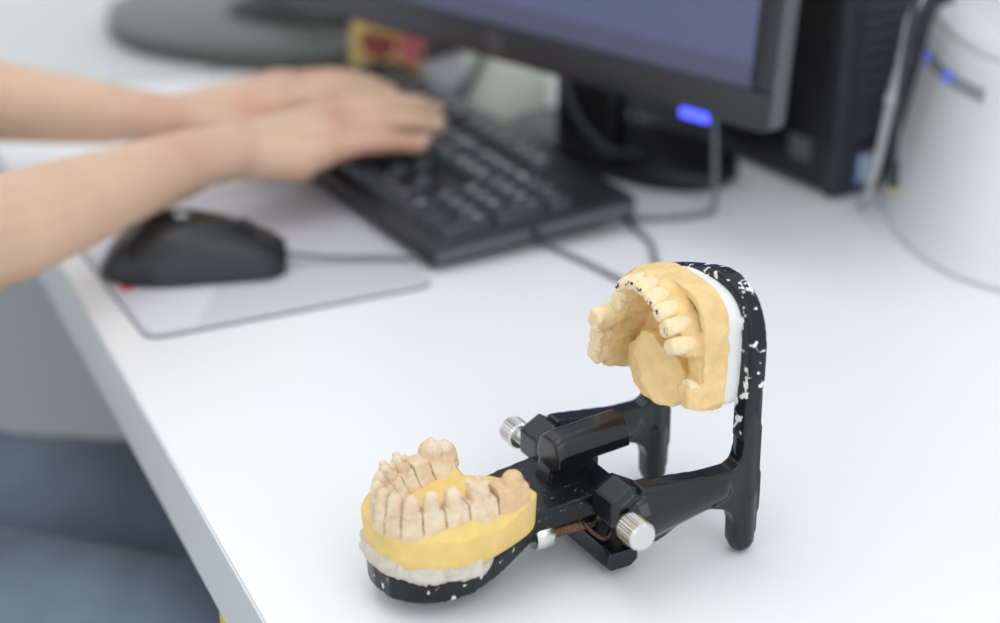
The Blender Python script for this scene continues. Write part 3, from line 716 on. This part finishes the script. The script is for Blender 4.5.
# ------------------------------------------------------------------ loose cables by the router
bm = bmesh.new(); add_tube(bm, [(.262, 1.120, .182), (.2480, 1.105, .163), (.2424, 1.10, .125), (.2408, 1.10, .0874), (.2412, 1.10, .060)], .0022, 10)
ca = obj('hanging_cable', bm, 'cable_k'); tag(ca, 'thin black cable hanging in front of the router with a plug on its end', 'cable')
bm = bmesh.new(); add_lathe(bm, (.2412, 1.10, .062), (.2420, 1.10, .044), [(0, .0024), (.1, .0036), (.8, .0036), (1, .0026)], 14); pg = obj('plug', bm, 'plastic_k', ca)
bm = bmesh.new(); add_lathe(bm, (.2420, 1.10, .045), (.2422, 1.10, .039), [(0, .0018), (.8, .0018), (1, .001)], 12); obj('plug_tip', bm, 'brassplug', pg)
bm = bmesh.new(); add_tube(bm, [(.262, 1.14, .165), (.2499, 1.13, .1413), (.2475, 1.13, .1193), (.2429, 1.13, .0937), (.2376, 1.13, .0512), (.2362, 1.140, .030), (.2375, 1.160, .012), (.2400, 1.178, .0035), (.2420, 1.188, .0032)], .0027, 10)
for p in ((.2478, 1.13, .118), (.2425, 1.13, .091)): add_ball(bm, p, (.0042, .004, .0055), 2)
tag(obj('pale_cable', bm, 'cable_l'), 'pale grey cable running down between tower and router', 'cable')

# ------------------------------------------------------------------ back of the desk: grey base, sheet, card, papers, pen
gb = thing('monitor_stand', 'dark grey rounded stand base with a black foot at the back of the desk', 'stand', (-.183, 1.600, 0), math.radians(-8))
pts = catmull([(x, y, 0) for x, y in ((-.160, .03), (-.150, -.035), (-.105, -.088), (-.03, -.115), (.06, -.112), (.125, -.085), (.165, -.03), (.165, .05), (.12, .10), (0, .115), (-.12, .09))], 5, True)
obj('base_plate', slab([(p.x, p.y) for p in pts], .0026, .022, .006), 'grey_base', gb, smooth=60)
bm = bmesh.new(); add_rings(bm, [[(.030 + .085 * s * math.cos(a), .000 + .050 * s * math.sin(a), z) for a in [2 * PI * i / 36 for i in range(36)]] for s, z in ((1.0, .020), (.98, .027), (.8, .036), (.5, .044), (.36, .07), (.34, .20))]); obj('foot', bm, 'tower', gb, smooth=60)
gs = obj('desk_sheet', slab(rounded_rect(-.36, 0, 0, .30, .014), .0003, .0024, .0006), 'mat_pale', loc=(-.2290, 1.475, 0), rot=(0, 0, math.radians(14))); tag(gs, 'pale grey sheet with rounded corners lying under the dark stand base', 'desk mat')
cd = thing('picture_card', 'yellow card with a red flower print standing below the monitor edge', 'card', (-.0950, 1.4610, 0), math.radians(-34))
cl = Matrix.Rotation(math.radians(-14), 4, 'X')
bm = bmesh.new(); add_box(bm, (-.036, 0, .001), (.036, .003, .090), cl, .0006); obj('card_board', bm, 'card', cd)
def blob(c, pts, m, nm, lab):
    bm = bmesh.new(); add_prism(bm, pts, lambda p: cl @ Vector((c[0] + p[0], -.0006, c[1] + p[1])), lambda p: cl @ Vector((c[0] + p[0], .0006, c[1] + p[1]))); obj(nm, bm, m, cd)['label'] = lab
blob((-.008, .028), [(.017 * math.cos(a) * (1 + .2 * math.sin(3 * a)), .012 * math.sin(a) * (1 + .25 * math.cos(2 * a))) for a in [2 * PI * i / 24 for i in range(24)]], 'card_red', 'flower_print', 'dark red flower')
blob((.024, .036), [(.013 * math.cos(a) * (1 + .15 * math.sin(5 * a)), .017 * math.sin(a)) for a in [2 * PI * i / 24 for i in range(24)]], 'card_pink', 'petal_print', 'pink petals')
bm = bmesh.new(); add_box(bm, (-.02, .020, .001), (.02, .0215, .06), Matrix.Rotation(math.radians(18), 4, 'X'), .0003); obj('prop_flap', bm, 'card', cd)
PRa = math.radians(-28)
pp = obj('lilac_paper', slab(rounded_rect(-.052, .052, -.075, .075, .002), .0004, .0040, .0003), 'paper_l', loc=(-.030, 1.500, 0), rot=(0, 0, PRa)); tag(pp, 'lilac-grey paper pad lying beside the yellow card', 'paper')
pc = obj('cream_paper', slab([(.012, 1.3330), (.0325, 1.346), (.0405, 1.500), (-.005, 1.575), (-.030, 1.515), (-.026, 1.400)], .0045, .0085, .0003), 'paper_c'); tag(pc, 'cream paper pad lying below the monitor behind the keyboard', 'paper')
pc.location = (0, 0, -.0041)
pp.location = (-.0545, 1.512, 0)
bm = bmesh.new(); add_capsule(bm, (-.030, 1.405, .0088), (-.012, 1.520, .0088), .0042, .0042, 12); add_cyl(bm, (-.030, 1.405, .0088), (-.0318, 1.393, .0075), .003, .0008, 12)
tag(obj('pen', bm, 'pen'), 'dark pen lying between the lilac and cream papers', 'pen')

# ------------------------------------------------------------------ person typing, seated beyond the desk edge
pe = thing('person', 'person with bare forearms in blue jeans, both hands on the keyboard', 'person', (-.35, 1.02, -.74))
def fuse_to(name, bm, m, voxel, smooth, lab=None, amp=0):
    me = fuse(bm, voxel, smooth, amp, 12)
    o = obj(name, me, m, pe, loc=(.35, -1.02, .74), sharp=False)
    if lab: o['label'] = lab
    return o
body = bmesh.new()
def chain(pts):
    for (p, r, *f), (q, r2, *f2) in zip(pts, pts[1:]): add_capsule(body, p, q, r, r2, 16, f[0] if f else 1, (0, 0, 1))
# right arm, nearest the camera: shoulder, elbow, forearm, wrist
chain([((-.475, .930, .315), .050), ((-.325, .905, .075), .042)])
chain([((-.325, .905, .075), .038, .95), ((-.2767, .9823, .062), .0330, .95), ((-.232, 1.046, .0610), .0265, .92), ((-.190, 1.112, .0570), .0215, .85), ((-.166, 1.142, .053), .0210, .80)])
RW = Vector((-.168, 1.138, .051))
def finger(mcp, tip, lift, r0, r1):
    a, e = Vector(mcp), Vector(tip); m1 = a.lerp(e, .42) + Vector((0, 0, lift)); m2 = a.lerp(e, .72) + Vector((0, 0, lift * .8))
    for (p, r), (q, r2) in zip([(a, r0), (m1, r0 * .93), (m2, r0 * .85)], [(m1, r0 * .93), (m2, r0 * .85), (e, r1)]): add_capsule(body, p, q, r, r2, 12)
    return m2, e
nails = []
RM = [((-.1140, 1.1560, .0475), .0125), ((-.1110, 1.1740, .0530), .0130), ((-.1120, 1.1930, .0550), .0130), ((-.1170, 1.2120, .0530), .0125)]
for (mc, r) in RM: add_capsule(body, RW + (Vector(mc) - RW) * .1, mc, .0170, r * .95, 12)
add_capsule(body, RW, (-.128, 1.150, .044), .016, .014, 12)
for (mc, r), tip, lf, r0, r1 in zip(RM, ((-.0530, 1.1925, .0400), (-.0440, 1.2220, .0430), (-.0460, 1.2480, .0440), (-.0580, 1.2650, .0440)), (.004, .006, .006, .005), (.0088, .0095, .0097, .0095), (.0066, .0072, .0074, .0074)):
    nails.append(finger(mc, tip, lf, r0, r1))
for a, b_, r, r2 in (((-.158, 1.160, .046), (-.128, 1.205, .040), .015, .0115), ((-.128, 1.205, .040), (-.098, 1.226, .038), .0110, .0095), ((-.098, 1.226, .038), (-.074, 1.238, .040), .0095, .0078)): add_capsule(body, a, b_, r, r2, 12)
# left arm and hand
chain([((-.570, 1.270, .315), .050), ((-.465, 1.245, .075), .042)])
chain([((-.465, 1.245, .075), .038, .95), ((-.338, 1.2265, .0590), .0290, .95), ((-.266, 1.2190, .0530), .0225, .88), ((-.222, 1.2240, .0480), .0185, .80)])
LW = Vector((-.220, 1.225, .047))
LM = [((-.1500, 1.2440, .0510), .0125), ((-.1450, 1.2620, .0540), .0130), ((-.1480, 1.2800, .0530), .0130), ((-.1560, 1.2970, .0490), .0120)]
for (mc, r) in LM: add_capsule(body, LW + (Vector(mc) - LW) * .1, mc, .0165, r * .95, 12)
for (mc, r), tip, lf, r0, r1 in zip(LM, ((-.0830, 1.2680, .0410), (-.0740, 1.2830, .0410), (-.0790, 1.3030, .0410), (-.0980, 1.3180, .0400)), (.006, .007, .007, .005), (.0095, .0097, .0095, .0086), (.0074, .0074, .0072, .0066)):
    nails.append(finger(mc, tip, lf, r0, r1))
for a, b_, r, r2 in (((-.200, 1.220, .044), (-.165, 1.217, .040), .015, .0115), ((-.165, 1.217, .040), (-.130, 1.228, .038), .0110, .0085)): add_capsule(body, a, b_, r, r2, 12)
# trunk, neck and head carry on out of the picture
for p, q, r, r2 in (((-.62, 1.10, -.18), (-.585, 1.105, .02), .13, .12), ((-.585, 1.105, .02), (-.545, 1.105, .25), .12, .13), ((-.475, .93, .315), (-.57, 1.27, .315), .052, .052), ((-.53, 1.105, .30), (-.515, 1.11, .46), .058, .052)): add_capsule(body, p, q, r, r2, 20)
add_ball(body, (-.485, 1.118, .545), (.095, .075, .118), 3); add_capsule(body, (-.44, 1.13, .475), (-.425, 1.133, .465), .04, .035); add_capsule(body, (-.395, 1.142, .55), (-.378, 1.147, .525), .009, .013)
for s_ in (1, -1): add_ball(body, (-.49 - .02 * s_, 1.118 + .077 * s_, .54), (.018, .008, .03), 2)
fuse_to('body', body, 'skin', .0024, 5)
for m2, e in nails[:4]:
    d = (e - m2).normalized(); bm = bmesh.new(); mt = d.to_track_quat('X', 'Z').to_matrix()
    add_ball(bm, e + d * .0028 + mt @ Vector((0, 0, .0052)) , (.0055, .0048, .0016), 2, mt); obj('fingernail', bm, 'nail', pe, loc=(.35, -1.02, .74))
bm = bmesh.new(); add_ball(bm, (-.505, 1.112, .575), (.098, .084, .105), 3); add_capsule(bm, (-.56, 1.10, .56), (-.585, 1.095, .42), .06, .045)
fuse_to('hair', bm, 'hair', .006, 3)
bm = bmesh.new()
for p, q, r, r2 in (((-.62, 1.10, -.16), (-.585, 1.105, .02), .142, .132), ((-.585, 1.105, .02), (-.545, 1.105, .25), .132, .142), ((-.475, .93, .315), (-.57, 1.27, .315), .064, .064), ((-.475, .930, .315), (-.415, .915, .20), .062, .060), ((-.570, 1.270, .315), (-.525, 1.262, .20), .062, .060), ((-.53, 1.105, .30), (-.525, 1.11, .385), .075, .062)): add_capsule(bm, p, q, r, r2, 20)
fuse_to('shirt', bm, 'shirt', .006, 4, 'short-sleeved white shirt')
bm = bmesh.new()
for p, q, r, r2 in (((-.62, 1.02, -.19), (-.62, 1.18, -.19), .125, .125), ((-.60, 1.000, -.205), (-.34, .948, -.200), .098, .086), ((-.34, .948, -.200), (-.10, .902, -.195), .086, .066), ((-.10, .902, -.195), (-.09, .905, -.62), .064, .052),
                    ((-.60, 1.165, -.215), (-.34, 1.118, -.230), .096, .084), ((-.34, 1.118, -.230), (-.10, 1.130, -.225), .084, .066), ((-.10, 1.130, -.225), (-.09, 1.135, -.62), .064, .052)): add_capsule(bm, p, q, r, r2, 22)
fuse_to('jeans', bm, 'jeans', .005, 4, 'blue denim jeans', .004)
for y in (.905, 1.135):
    bm = bmesh.new(); add_capsule(bm, (-.10, y, -.70), (.06, y, -.71), .038, .028, 16); add_box(bm, (-.14, y - .035, -.74), (.09, y + .035, -.725), None, .006)
    fuse_to('shoe', bm, 'shoe', .004, 3)
